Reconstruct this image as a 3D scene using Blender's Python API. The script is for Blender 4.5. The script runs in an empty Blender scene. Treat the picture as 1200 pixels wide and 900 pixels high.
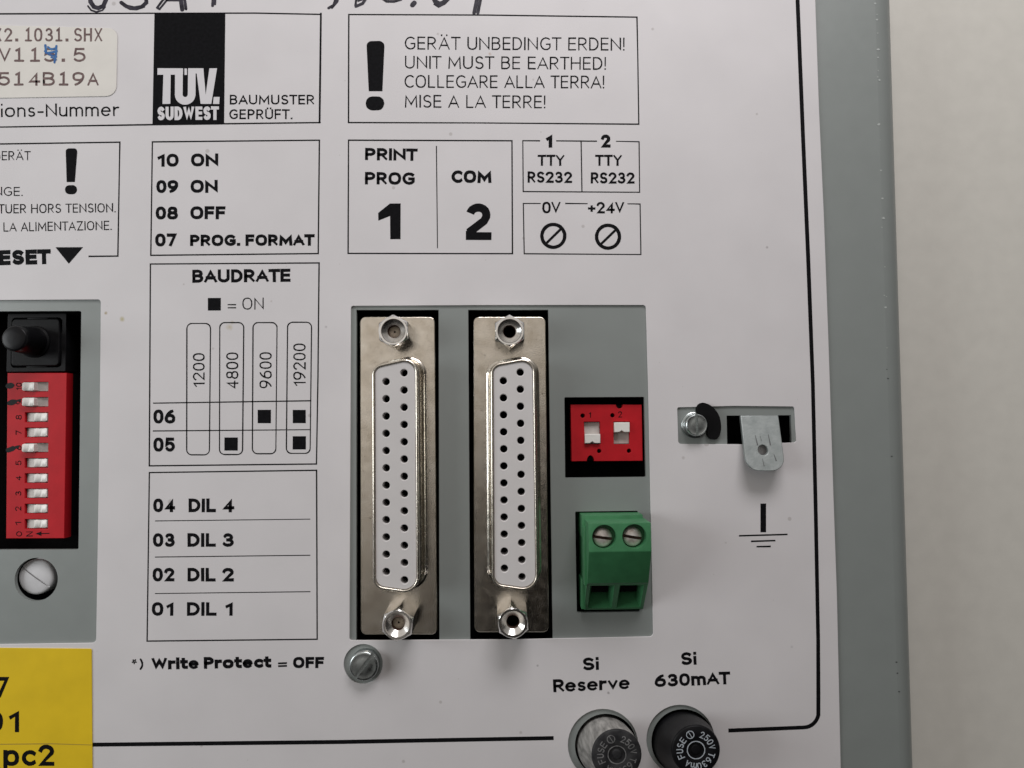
import bpy, bmesh, math, random
from mathutils import Vector, Matrix
random.seed(4)
S = bpy.context.scene
COL = S.collection
S.unit_settings.scale_length = 0.01            # one unit is one centimetre
PI = math.pi

# ------------------------------------------------------------------ camera
F = 850.0                                       # focal length in photo pixels (photo is 1200 x 900)
FX, FY = 588.0, 494.0                           # foot of the camera's perpendicular on the face
D = 12.05                                       # distance lens - face, cm
def _axes():
    n = Vector(((FX-600)/F, -(FY-450)/F, -1)).normalized()
    Z = -n
    X = Vector((1, 0.0093, 0)); X = (X - X.dot(Z)*Z).normalized()
    Y = Z.cross(X)
    return Matrix((X, Y, Z))
M = _axes()                                     # camera -> world rotation
cam = bpy.data.cameras.new('camera'); cam_o = bpy.data.objects.new('camera', cam); COL.objects.link(cam_o)
cam.sensor_fit = 'HORIZONTAL'; cam.sensor_width = 36; cam.lens = F/1200*36
cam.clip_start = 0.1; cam.clip_end = 500
cam_o.matrix_world = Matrix.Translation((0, 0, D)) @ M.to_4x4()
S.camera = cam_o
def P(px, py, h=0.0):
    """point of the plane z = h that the photo shows at (px, py): survey of the flat face"""
    d = M @ Vector(((px-600)/F, -(py-450)/F, -1))
    t = (D-h)/(-d.z)
    return Vector((d.x*t, d.y*t, h))
def PX(h=0.0): return (D-h)/F                   # cm per photo pixel at height h

# ------------------------------------------------------------------ world and lamps
S.view_settings.view_transform = 'Standard'; S.view_settings.look = 'None'
S.view_settings.exposure = 0.03; S.view_settings.gamma = 1
W = bpy.data.worlds.new('World'); S.world = W; W.use_nodes = True
def build_world():
    nt = W.node_tree; N = nt.nodes; L = nt.links
    for n in list(N): N.remove(n)
    out = N.new('ShaderNodeOutputWorld'); bg = N.new('ShaderNodeBackground')
    tc = N.new('ShaderNodeTexCoord'); sp = N.new('ShaderNodeSeparateXYZ'); L.new(tc.outputs['Generated'], sp.inputs[0])
    def mr(src, a, b, c, d):
        m = N.new('ShaderNodeMapRange'); m.interpolation_type = 'SMOOTHSTEP'
        L.new(src, m.inputs['Value'])
        for k, v in zip(('From Min', 'From Max', 'To Min', 'To Max'), (a, b, c, d)): m.inputs[k].default_value = v
        return m.outputs[0]
    def math_(op, a, b):
        m = N.new('ShaderNodeMath'); m.operation = op
        for i, v in enumerate((a, b)):
            if isinstance(v, (int, float)): m.inputs[i].default_value = v
            else: L.new(v, m.inputs[i])
        return m.outputs[0]
    x, y = sp.outputs[0], sp.outputs[1]
    # the room overhead: pale ceiling towards the window (-x, +y), the dark figure of the photographer towards -y
    z = sp.outputs[2]
    dark = math_('MULTIPLY', mr(x, -0.20, -0.04, 0.0, 1.0), mr(y, 0.06, -0.02, 0.0, 1.0))
    dark = math_('MULTIPLY', dark, mr(x, 0.45, 0.8, 1.0, 0.0))
    half = mr(y, 0.04, -0.30, 0.0, 0.80)
    keep = math_('MULTIPLY', math_('SUBTRACT', 1.0, math_('MULTIPLY', dark, 0.96)), math_('SUBTRACT', 1.0, half))
    cone = math_('ADD', mr(z, 0.80, 0.955, 0.10, 1.0), mr(y, 0.22, 0.5, 0.0, 0.55))
    side = math_('MULTIPLY', math_('MULTIPLY', mr(x, 0.35, -0.25, 0.55, 1.2), cone), keep)
    col = N.new('ShaderNodeMixRGB'); col.inputs[1].default_value = (0, 0, 0, 1); col.inputs[2].default_value = (0.64, 0.60, 0.56, 1)
    col.use_clamp = False
    L.new(side, col.inputs[0]); L.new(col.outputs[0], bg.inputs[0]); bg.inputs[1].default_value = 1.0
    L.new(bg.outputs[0], out.inputs[0])
build_world()
def area(name, loc, target, size, power, color):
    l = bpy.data.lights.new(name, 'AREA'); l.shape = 'RECTANGLE'; l.size, l.size_y = size; l.energy = power; l.color = color
    o = bpy.data.objects.new(name, l); COL.objects.link(o); o.location = loc
    o.rotation_euler = (Vector(target)-Vector(loc)).to_track_quat('-Z', 'Y').to_euler()
    return o
area('window_light', (4.5, 24, 15), (0, 0, 0), (16, 9), 5000, (1.0, 0.968, 0.985))
area('side_fill_light', (-29, 2, 14), (-1, 0, 0), (12, 16), 3900, (0.95, 0.985, 1.0))  # lamp added to fit the falloff across the face; no window known there

# ------------------------------------------------------------------ materials
def mat(name, col, rough=0.5, metal=0.0, var=0.0, vscale=6.0, bump=0.0, bscale=60.0, spec=0.5, col2=None, stretch=None, rvar=0.0):
    m = bpy.data.materials.new(name); m.use_nodes = True
    nt = m.node_tree; N = nt.nodes; L = nt.links; b = N['Principled BSDF']
    b.inputs['Base Color'].default_value = (*col, 1); b.inputs['Roughness'].default_value = rough; b.inputs['Metallic'].default_value = metal
    b.inputs['Specular IOR Level'].default_value = spec
    tc = N.new('ShaderNodeTexCoord'); src = tc.outputs['Object']
    if stretch:
        mp = N.new('ShaderNodeMapping'); mp.inputs['Scale'].default_value = stretch; L.new(src, mp.inputs[0]); src = mp.outputs[0]
    if var or col2:
        n = N.new('ShaderNodeTexNoise'); n.inputs['Scale'].default_value = vscale; n.inputs['Detail'].default_value = 6; L.new(src, n.inputs[0])
        r = N.new('ShaderNodeMapRange'); r.inputs['From Min'].default_value = 0.3; r.inputs['From Max'].default_value = 0.7; L.new(n.outputs[0], r.inputs[0])
        mx = N.new('ShaderNodeMixRGB'); L.new(r.outputs[0], mx.inputs[0])
        a = col2 if col2 else tuple(c*(1-var) for c in col)
        mx.inputs[1].default_value = (*a, 1); mx.inputs[2].default_value = (*(min(1, c*(1+(0 if col2 else var))) for c in col), 1)
        L.new(mx.outputs[0], b.inputs['Base Color'])
    if rvar:
        n2 = N.new('ShaderNodeTexNoise'); n2.inputs['Scale'].default_value = vscale*2.3; n2.inputs['Detail'].default_value = 8; L.new(src, n2.inputs[0])
        r2 = N.new('ShaderNodeMapRange'); r2.inputs['From Min'].default_value = 0.3; r2.inputs['From Max'].default_value = 0.7
        r2.inputs['To Min'].default_value = max(0.03, rough-rvar); r2.inputs['To Max'].default_value = rough+rvar
        L.new(n2.outputs[0], r2.inputs[0]); L.new(r2.outputs[0], b.inputs['Roughness'])
    if bump:
        n3 = N.new('ShaderNodeTexNoise'); n3.inputs['Scale'].default_value = bscale; n3.inputs['Detail'].default_value = 4; L.new(src, n3.inputs[0])
        bp = N.new('ShaderNodeBump'); bp.inputs['Strength'].default_value = bump; bp.inputs['Distance'].default_value = 0.01
        L.new(n3.outputs[0], bp.inputs['Height']); L.new(bp.outputs[0], b.inputs['Normal'])
    return m
def speckle(m, colr, scale, thresh, amount=0.6, soft=0.06):
    """sparse dirt specks of a shape of their own"""
    nt = m.node_tree; N = nt.nodes; L = nt.links; b = N['Principled BSDF']
    tc = N.new('ShaderNodeTexCoord'); v = N.new('ShaderNodeTexVoronoi'); v.inputs['Scale'].default_value = scale; L.new(tc.outputs['Object'], v.inputs[0])
    nz = N.new('ShaderNodeTexNoise'); nz.inputs['Scale'].default_value = scale*0.45; L.new(tc.outputs['Object'], nz.inputs[0])
    ad = N.new('ShaderNodeMath'); ad.operation = 'MULTIPLY_ADD'; L.new(nz.outputs[0], ad.inputs[0]); ad.inputs[1].default_value = -0.35; L.new(v.outputs['Distance'], ad.inputs[2])
    r = N.new('ShaderNodeMapRange'); L.new(ad.outputs[0], r.inputs[0])
    r.inputs['From Min'].default_value = thresh; r.inputs['From Max'].default_value = thresh+soft
    r.inputs['To Min'].default_value = amount; r.inputs['To Max'].default_value = 0
    mx = N.new('ShaderNodeMixRGB'); L.new(r.outputs[0], mx.inputs[0]); mx.inputs[2].default_value = (*colr, 1)
    s = b.inputs['Base Color']
    if s.links: L.new(s.links[0].from_socket, mx.inputs[1])
    else: mx.inputs[1].default_value = s.default_value
    L.new(mx.outputs[0], s)
def stains(m, spots):
    """named stains: (x, y, radius, colour, amount)"""
    nt = m.node_tree; N = nt.nodes; L = nt.links; b = N['Principled BSDF']; s = b.inputs['Base Color']
    tc = N.new('ShaderNodeTexCoord'); nz = N.new('ShaderNodeTexNoise'); nz.inputs['Scale'].default_value = 9; nz.inputs['Detail'].default_value = 5
    L.new(tc.outputs['Object'], nz.inputs[0])
    for (x, y, rad, c, am) in spots:
        d = N.new('ShaderNodeVectorMath'); d.operation = 'DISTANCE'; L.new(tc.outputs['Object'], d.inputs[0]); d.inputs[1].default_value = (x, y, 0)
        a = N.new('ShaderNodeMath'); a.operation = 'MULTIPLY_ADD'; L.new(nz.outputs[0], a.inputs[0]); a.inputs[1].default_value = rad*1.2; L.new(d.outputs['Value'], a.inputs[2])
        r = N.new('ShaderNodeMapRange'); L.new(a.outputs[0], r.inputs[0]); r.inputs['From Min'].default_value = rad*0.7; r.inputs['From Max'].default_value = rad*1.6
        r.inputs['To Min'].default_value = am; r.inputs['To Max'].default_value = 0
        mx = N.new('ShaderNodeMixRGB'); L.new(r.outputs[0], mx.inputs[0]); mx.inputs[2].default_value = (*c, 1)
        L.new(s.links[0].from_socket, mx.inputs[1]); L.new(mx.outputs[0], s)

m_film = mat('printed_film', (0.66, 0.64, 0.645), 0.48, var=0.03, vscale=0.9, bump=0.07, bscale=42, spec=0.35, rvar=0.05)
speckle(m_film, (0.45, 0.43, 0.41), 5.5, -0.19, 0.4, 0.03)
speckle(m_film, (0.36, 0.33, 0.31), 1.9, -0.155, 0.5, 0.03)
_s = lambda px, py, r, c, a: (P(px, py).x, P(px, py).y, r*PX(), c, a)
stains(m_film, [_s(124, 367, 2.6, (.30, .21, .05), .9), _s(143, 374, 3.4, (.42, .37, .16), .75), _s(269, 383, 5, (.42, .33, .14), .55), _s(272, 378, 3, (.42, .33, .14), .5),
                _s(574, 63, 2.5, (.36, .20, .10), .7), _s(318, 353, 2.0, (.35, .3, .25), .5), _s(713, 812, 2.0, (.15, .13, .13), .7), _s(757, 388, 2.0, (.3, .28, .27), .5),
                _s(630, 780, 1.8, (.2, .18, .18), .6), _s(382, 383, 2.0, (.25, .22, .22), .5), _s(899, 290, 2, (.2, .17, .17), .6), _s(928, 758, 2.4, (.35, .33, .33), .5)])
m_steel = mat('painted_steel', (0.238, 0.260, 0.250), 0.36, var=0.02, vscale=2, bump=0.05, bscale=60, spec=0.75, rvar=0.03)
m_table = mat('table_laminate', (0.645, 0.63, 0.575), 0.5, var=0.03, vscale=3, bump=0.09, bscale=30)
m_ink = mat('black_ink', (0.006, 0.006, 0.007), 0.6, var=0.3, vscale=20, spec=0.06)
m_white_ink = mat('white_ink', (0.66, 0.645, 0.66), 0.42, spec=0.3)
m_brown_ink = mat('dot_matrix_ink', (0.085, 0.045, 0.045), 0.7, col2=(0.2, 0.14, 0.13), vscale=14)
m_blue_pen = mat('blue_pen', (0.015, 0.075, 0.26), 0.5, col2=(0.06, 0.2, 0.45), vscale=10)
m_marker = mat('felt_marker', (0.010, 0.009, 0.014), 0.5, col2=(0.05, 0.046, 0.06), vscale=9, spec=0.2)
m_paper = mat('cream_paper', (0.70, 0.675, 0.625), 0.65, var=0.03, vscale=3, bump=0.05)
m_yellow = mat('yellow_vinyl', (0.74, 0.515, 0.018), 0.5, spec=0.2, var=0.06, vscale=2, bump=0.05, bscale=30)
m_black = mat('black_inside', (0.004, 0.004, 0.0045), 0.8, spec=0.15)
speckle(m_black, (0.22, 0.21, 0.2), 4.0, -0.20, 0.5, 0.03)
m_hole = mat('pin_hole', (0.004, 0.004, 0.0045), 0.8, spec=0.15)  # near black floor of the holes, depth shade put into the colour
m_blackpl = mat('black_plastic', (0.007, 0.007, 0.008), 0.45, var=0.3, vscale=9, bump=0.08, spec=0.14)
m_gloss = mat('glossy_black_plastic', (0.006, 0.006, 0.007), 0.33, spec=0.16)
m_nickel = mat('nickel_plate', (0.79, 0.735, 0.65), 0.15, 1.0, col2=(0.60, 0.54, 0.45), vscale=3.5, bump=0.22, bscale=60, rvar=0.07)
speckle(m_nickel, (0.25, 0.2, 0.15), 7, -0.13, 0.5, 0.05)
m_shell = mat('tinned_shell', (0.78, 0.735, 0.655), 0.24, 1.0, col2=(0.62, 0.56, 0.48), vscale=4, bump=0.14, bscale=12, rvar=0.06)
m_chrome = mat('bright_nut', (0.86, 0.845, 0.82), 0.2, 1.0, var=0.06, vscale=8, bump=0.08, bscale=25)
m_zinc = mat('zinc_screw', (0.50, 0.53, 0.53), 0.30, 1.0, col2=(0.40, 0.44, 0.44), vscale=5, bump=0.04, bscale=40, rvar=0.08)
m_insul = mat('white_insulator', (0.63, 0.61, 0.60), 0.5, var=0.02, vscale=4, bump=0.03)
m_red = mat('red_plastic', (0.47, 0.011, 0.018), 0.5, spec=0.22, var=0.07, vscale=5, bump=0.05, bscale=40)
m_white = mat('white_plastic', (0.80, 0.78, 0.74), 0.4, var=0.03, vscale=10)
m_slot = mat('slot_plastic', (0.50, 0.47, 0.44), 0.55, var=0.08, vscale=12)
m_nylon = mat('nylon_screw', (0.60, 0.60, 0.61), 0.4, var=0.05, vscale=6, bump=0.05)
m_green = mat('green_plastic', (0.047, 0.195, 0.082), 0.42, var=0.12, vscale=5, bump=0.06, bscale=40)
m_brass = mat('plated_screw', (0.92, 0.88, 0.85), 0.34, 0.55, col2=(0.60, 0.52, 0.47), vscale=12, bump=0.35, bscale=14)
m_dark_slot = mat('dark_slot', (0.10, 0.06, 0.045), 0.6, 0.6, var=0.3, vscale=20)  # dark brown metal in screw slots and nut bores
m_tab = mat('tinned_tab', (0.30, 0.325, 0.32), 0.42, 0.3, col2=(0.22, 0.245, 0.24), vscale=7, bump=0.18, bscale=30, rvar=0.08)
m_scr = mat('scratch', (0.10, 0.105, 0.105), 0.7)
m_dust = mat('dusty_cap', (0.38, 0.37, 0.35), 0.7, col2=(0.13, 0.127, 0.12), vscale=6, bump=0.25, bscale=14, stretch=(2.6, 1.6, 0.45))
m_dust2 = mat('dusty_cap_end', (0.010, 0.010, 0.012), 0.55, spec=0.15, col2=(0.045, 0.045, 0.046), vscale=6, bump=0.15)
m_etch = mat('cap_lettering', (0.42, 0.46, 0.50), 0.55)
m_etch2 = mat('worn_cap_lettering', (0.25, 0.25, 0.25), 0.6, col2=(0.08, 0.08, 0.08), vscale=9)
m_sand = mat('bare_core', (0.52, 0.44, 0.34), 0.7, var=0.25, vscale=30)
m_rule = mat('chipped_edge', (0.42, 0.45, 0.43), 0.5)
m_nick_shade = mat('shaded_nick', (0.06, 0.065, 0.065), 0.6)  # for the lower nicks, shade painted into their colour

# ------------------------------------------------------------------ mesh helpers
def link_mesh(name, me, mats, parent, smooth=40):
    me.name = name
    for m in (mats if isinstance(mats, (list, tuple)) else [mats]): me.materials.append(m)
    bm = bmesh.new(); bm.from_mesh(me)
    if smooth:
        for f in bm.faces: f.smooth = True
        for e in bm.edges:
            if len(e.link_faces) != 2 or e.calc_face_angle(0) > math.radians(smooth): e.smooth = False
    bm.to_mesh(me); bm.free()
    o = bpy.data.objects.new(name, me); COL.objects.link(o)
    if parent: o.parent = parent
    return o
class MB:
    def __init__(s): s.bm = bmesh.new()
    def face(s, pts, mi=0):
        vs = [s.bm.verts.new(p) for p in pts]
        f = s.bm.faces.new(vs); f.material_index = mi; return f
    def loft(s, rings, mi=0, cap0=False, cap1=False, closed=True):
        rv = [[s.bm.verts.new(p) for p in r] for r in rings]
        n = len(rv[0])
        for a, b in zip(rv, rv[1:]):
            for i in range(n if closed else n-1):
                f = s.bm.faces.new((a[i], a[(i+1) % n], b[(i+1) % n], b[i])); f.material_index = mi
        if cap0: s.bm.faces.new(rv[0][::-1]).material_index = mi
        if cap1: s.bm.faces.new(rv[-1]).material_index = mi
    def lathe(s, c, prof, n=40, mi=0, cap=True):
        """prof: (radius, z[, dx, dy])"""
        rings = []
        for p in prof:
            r, z = p[0], p[1]; dx, dy = (p[2], p[3]) if len(p) > 2 else (0, 0)
            rings.append([(c[0]+dx+r*math.cos(2*PI*i/n), c[1]+dy+r*math.sin(2*PI*i/n), z) for i in range(n)])
        s.loft(rings, mi, cap0=False, cap1=cap)
    def mesh(s, me, mi=0):
        k = len(s.bm.faces); s.bm.from_mesh(me); s.bm.faces.ensure_lookup_table()
        for f in s.bm.faces[k:]: f.material_index = mi
    def box(s, c0, c1, bev=0.0, mi=0, rot=None):
        t = bmesh.new(); bmesh.ops.create_cube(t, size=1)
        ctr = (Vector(c0)+Vector(c1))/2; sz = Vector(c1)-Vector(c0)
        for v in t.verts: v.co = Vector((v.co.x*sz.x, v.co.y*sz.y, v.co.z*sz.z))
        if bev: bmesh.ops.bevel(t, geom=t.edges[:], offset=bev, segments=2, affect='EDGES', profile=0.6)
        for v in t.verts: v.co = (rot @ v.co if rot else v.co) + ctr
        me = bpy.data.meshes.new('tmp'); t.to_mesh(me); t.free(); s.mesh(me, mi); bpy.data.meshes.remove(me)
    def build(s, name, mats, parent=None, smooth=40, recalc=True):
        if recalc: bmesh.ops.recalc_face_normals(s.bm, faces=s.bm.faces[:])
        me = bpy.data.meshes.new(name); s.bm.to_mesh(me); s.bm.free()
        return link_mesh(name, me, mats, parent, smooth)
def rpoly(c, r, n=6):
    """round the corners of polygon c (2-D points); r a number or one per corner"""
    out = []; k = len(c)
    for i in range(k):
        p = Vector(c[i][:2]); a = Vector(c[i-1][:2])-p; b = Vector(c[(i+1) % k][:2])-p
        ri = r[i] if isinstance(r, (list, tuple)) else r
        if ri <= 0: out.append(p.copy()); continue
        a.normalize(); b.normalize(); ang = math.acos(max(-1, min(1, a.dot(b))))
        d = ri/math.tan(ang/2); s0 = p+a*d; s1 = p+b*d
        ctr = p+(a+b).normalized()*(ri/math.sin(ang/2))
        v0 = s0-ctr; v1 = s1-ctr
        t = math.atan2(v0.x*v1.y-v0.y*v1.x, v0.dot(v1))
        for j in range(n+1):
            q = t*j/n; out.append(ctr+Vector((v0.x*math.cos(q)-v0.y*math.sin(q), v0.x*math.sin(q)+v0.y*math.cos(q))))
    return out
def inset(c, d):
    """offset polygon c outwards by d (counter-clockwise polygon)"""
    k = len(c); out = []
    A = sum(c[i][0]*c[(i+1) % k][1]-c[(i+1) % k][0]*c[i][1] for i in range(k)); sg = 1 if A > 0 else -1
    for i in range(k):
        p = Vector(c[i][:2]); e0 = (p-Vector(c[i-1][:2])).normalized(); e1 = (Vector(c[(i+1) % k][:2])-p).normalized()
        n0 = Vector((e0.y, -e0.x))*sg; n1 = Vector((e1.y, -e1.x))*sg
        m = (n0+n1).normalized(); out.append(p+m*(d/max(0.2, m.dot(n0))))
    return out
def circ(cx, cy, r, n=32): return [Vector((cx+r*math.cos(2*PI*i/n), cy+r*math.sin(2*PI*i/n))) for i in range(n)]
def W2(pts, h=0.0): return [P(x, y, h).to_2d() for x, y in pts]
def wcirc(px, py, r, h=0.0, n=40):
    c = P(px, py, h); return circ(c.x, c.y, r*PX(h), n)
def plate_mesh(outer, holes, z0, z1, bev=0.0):
    cu = bpy.data.curves.new('c', 'CURVE'); cu.dimensions = '2D'; cu.fill_mode = 'BOTH'
    cu.extrude = (z1-z0)/2-bev; cu.bevel_depth = bev; cu.bevel_resolution = 2; cu.offset = -bev
    for loop in [outer]+list(holes):
        sp = cu.splines.new('POLY'); sp.points.add(len(loop)-1); sp.use_cyclic_u = True
        for p, q in zip(sp.points, loop): p.co = (q[0], q[1], 0, 1)
    o = bpy.data.objects.new('c', cu); COL.objects.link(o)
    bpy.context.view_layer.update()
    me = bpy.data.meshes.new_from_object(o.evaluated_get(bpy.context.evaluated_depsgraph_get()))
    bpy.data.objects.remove(o); bpy.data.curves.remove(cu)
    for v in me.vertices: v.co.z += (z0+z1)/2
    return me
def plate(name, outer, holes, z0, z1, m, parent, bev=0.0, smooth=40):
    return link_mesh(name, plate_mesh(outer, holes, z0, z1, bev), m, parent, smooth)
def cut(o, cutters):
    for c in cutters:
        md = o.modifiers.new('b', 'BOOLEAN'); md.operation = 'DIFFERENCE'; md.object = c; md.solver = 'EXACT'
    bpy.context.view_layer.update()
    me = bpy.data.meshes.new_from_object(o.evaluated_get(bpy.context.evaluated_depsgraph_get()))
    o.modifiers.clear(); o.data = me
    for c in cutters: bpy.data.objects.remove(c)
    bm = bmesh.new(); bm.from_mesh(me)
    for e in bm.edges: e.smooth = not (len(e.link_faces) != 2 or e.calc_face_angle(0) > 0.7)
    bm.to_mesh(me); bm.free()

# ------------------------------------------------------------------ pen-stroke lettering
def arc(cx, cy, rx, ry, a0, a1, n=14):
    return [(cx+rx*math.cos(math.radians(a0+(a1-a0)*i/n)), cy+ry*math.sin(math.radians(a0+(a1-a0)*i/n))) for i in range(n+1)]
def bez(a, b, c, n=10): return [tuple((1-t)**2*a[k]+2*t*(1-t)*b[k]+t*t*c[k] for k in (0, 1)) for t in [i/n for i in range(n+1)]]
def sgnp(v, p): return math.copysign(abs(v)**p, v)
def el(cx, cy, rx, ry): return ('O', [(cx+rx*sgnp(math.cos(2*PI*i/36), .84), cy+ry*sgnp(math.sin(2*PI*i/36), .84)) for i in range(36)])
G = {
 'A': (.70, [[(0, 0), (.35, 1), (.70, 0)], [(.13, .32), (.57, .32)]]),
 'B': (.52, [('O', [(0, 0), (0, 1), (.26, 1)]+arc(.26, .77, .22, .23, 90, -90)+[(0, .54)]+[(0, .54)][:0]), [(0, .54), (.26, .54)]+arc(.26, .27, .26, .27, 90, -90)+[(0, 0)]]),
 'C': (.56, [arc(.36, .5, .36, .5, 52, 308, 22)]),
 'D': (.56, [('O', [(0, 0), (0, 1), (.20, 1)]+arc(.20, .5, .36, .5, 90, -90, 20))]),
 'E': (.45, [[(.45, 1), (0, 1), (0, 0), (.45, 0)], [(0, .52), (.42, .52)]]),
 'F': (.44, [[(.44, 1), (0, 1), (0, 0)], [(0, .5), (.40, .5)]]),
 'G': (.64, [arc(.36, .5, .36, .5, 52, 318, 24)+[(.64, .22), (.64, .46), (.40, .46)]]),
 'H': (.60, [[(0, 0), (0, 1)], [(.6, 0), (.6, 1)], [(0, .52), (.6, .52)]]),
 'I': (0, [[(0, 0), (0, 1)]]),
 'L': (.42, [[(0, 1), (0, 0), (.42, 0)]]),
 'M': (.78, [[(0, 0), (.04, 1), (.39, .22), (.74, 1), (.78, 0)]]),
 'N': (.62, [[(0, 0), (0, 1), (.62, 0), (.62, 1)]]),
 'O': (.66, [el(.33, .5, .33, .5)]),
 'P': (.50, [[(0, 0), (0, 1), (.24, 1)]+arc(.24, .73, .26, .27, 90, -90)+[(0, .46)]]),
 'R': (.52, [[(0, 0), (0, 1), (.24, 1)]+arc(.24, .73, .25, .27, 90, -90)+[(0, .46)], [(.22, .46), (.52, 0)]]),
 'S': (.50, [arc(.26, .745, .23, .255, 38, 270, 14)[:-1]+arc(.25, .245, .25, .245, 90, -145, 16)]),
 'T': (.56, [[(0, 1), (.56, 1)], [(.28, 1), (.28, 0)]]),
 'U': (.58, [[(0, 1), (0, .3)]+arc(.29, .3, .29, .3, 180, 360)+[(.58, 1)]]),
 'V': (.62, [[(0, 1), (.31, 0), (.62, 1)]]),
 'W': (.95, [[(0, 1), (.23, 0), (.475, .95), (.72, 0), (.95, 1)]]),
 'X': (.60, [[(0, 1), (.6, 0)], [(0, 0), (.6, 1)]]),
 'Y': (.60, [[(0, 1), (.3, .45), (.6, 1)], [(.3, .45), (.3, 0)]]),
 'Z': (.56, [[(0, 1), (.56, 1), (0, 0), (.56, 0)]]),
 '0': (.52, [el(.26, .5, .26, .5)]),
 '1': (.36, [[(.10, .76), (.34, 1), (.34, 0)]]),
 '2': (.54, [arc(.27, .73, .26, .27, 165, -28, 14)+[(0, 0), (.54, 0)]]),
 '3': (.52, [arc(.25, .755, .22, .245, 150, -90, 14), arc(.25, .255, .27, .255, 90, -150, 14)]),
 '4': (.58, [[(.42, 0), (.42, 1), (0, .27), (.58, .27)]]),
 '5': (.52, [[(.46, 1), (.08, 1), (.04, .54)]+arc(.25, .32, .27, .32, 130, -145, 14)]),
 '6': (.56, [el(.28, .30, .28, .30), bez((.44, 1), (.04, .78), (0, .30))]),
 '7': (.50, [[(0, 1), (.50, 1), (.16, 0)]]),
 '8': (.54, [el(.27, .76, .23, .24), el(.27, .26, .27, .26)]),
 '9': (.56, [el(.28, .70, .28, .30), bez((.12, 0), (.52, .22), (.56, .70))]),
 'a': (.5, [el(.25, .35, .25, .35), [(.5, .7), (.5, 0)]]),
 'c': (.42, [arc(.28, .35, .28, .35, 50, 310, 16)]),
 'e': (.54, [[(.02, .37), (.53, .37)]+arc(.27, .35, .27, .35, 6, 312, 20)]),
 'i': (0, [[(0, 0), (0, .60)], [(0, 1.0), (0, 1.01)]]),
 'm': (.78, [[(0, 0), (0, .70)], [(0, .42)]+arc(.195, .46, .195, .24, 180, 0)+[(.39, 0)], [(.39, .42)]+arc(.585, .46, .195, .24, 180, 0)+[(.78, 0)]]),
 'n': (.44, [[(0, 0), (0, .70)], [(0, .42)]+arc(.22, .46, .22, .24, 180, 0)+[(.44, 0)]]),
 'o': (.56, [el(.28, .35, .28, .35)]),
 'p': (.52, [[(0, .7), (0, -.28)], el(.27, .35, .25, .35)]),
 'r': (.30, [[(0, 0), (0, .70)], bez((0, .42), (.06, .70), (.30, .68))]),
 's': (.38, [arc(.20, .525, .17, .175, 40, 270, 10)[:-1]+arc(.19, .175, .19, .175, 90, -145, 12)]),
 't': (.32, [[(.11, .95), (.11, .15)]+bez((.11, .15), (.13, 0), (.32, .01), 6), [(0, .68), (.32, .68)]]),
 'u': (.44, [[(0, .70), (0, .26)]+arc(.22, .24, .22, .24, 180, 360)+[(.44, .70)], [(.44, .3), (.44, 0)]]),
 'v': (.48, [[(0, .70), (.24, 0), (.48, .70)]]),
 '.': (.02, [[(0, 0), (.02, 0)]]),
 '!': (0, [[(0, .30), (0, 1)], [(0, 0), (0, .02)]]),
 '-': (.30, [[(0, .34), (.30, .34)]]),
 '+': (.46, [[(0, .40), (.46, .40)], [(.23, .17), (.23, .63)]]),
 '=': (.48, [[(0, .26), (.48, .26)], [(0, .56), (.48, .56)]]),
 ')': (.16, [bez((0, 1.0), (.30, .45), (0, -.12))]),
 ' ': (.24, []),
}
G['Ä'] = (G['A'][0], G['A'][1]+[[(.17, 1.18), (.17, 1.20)], [(.53, 1.18), (.53, 1.20)]])
G['Ü'] = (G['U'][0], G['U'][1]+[[(.15, 1.18), (.15, 1.20)], [(.43, 1.18), (.43, 1.20)]])
def ribbon(pts, w, closed=False, cap='sq'):
    """quads (lists of four 2-D points) for a pen stroke"""
    p = [Vector(q) for q in pts]; q = [p[0]]
    for a in p[1:]:
        if (a-q[-1]).length > 1e-6: q.append(a)
    p = q; n = len(p)
    if n < 2: return []
    if not closed and cap == 'sq':
        p[0] = p[0]+(p[0]-p[1]).normalized()*w/2; p[-1] = p[-1]+(p[-1]-p[-2]).normalized()*w/2
    Ls, Rs = [], []
    for i in range(n):
        if closed: d0 = (p[i]-p[i-1]).normalized(); d1 = (p[(i+1) % n]-p[i]).normalized()
        else:
            d0 = (p[i]-p[i-1]).normalized() if i else (p[1]-p[0]).normalized()
            d1 = (p[i+1]-p[i]).normalized() if i < n-1 else d0
        n0 = Vector((-d0.y, d0.x)); n1 = Vector((-d1.y, d1.x)); m = n0+n1
        if m.length < 1e-4: m = n0.copy()
        m.normalize(); k = min(1/max(m.dot(n0), 1e-3), 3.2)
        Ls.append(p[i]+m*(w/2*k)); Rs.append(p[i]-m*(w/2*k))
    out = [[Ls[i], Ls[(i+1) % n], Rs[(i+1) % n], Rs[i]] for i in range(n if closed else n-1)]
    if cap == 'round' and not closed:
        for c, d in ((p[0], p[0]-p[1]), (p[-1], p[-1]-p[-2])):
            a = math.atan2(d.y, d.x); fan = [c+Vector((math.cos(a+PI*(k/6-.5)), math.sin(a+PI*(k/6-.5))))*w/2 for k in range(7)]
            out.append(fan)
    return out
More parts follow.
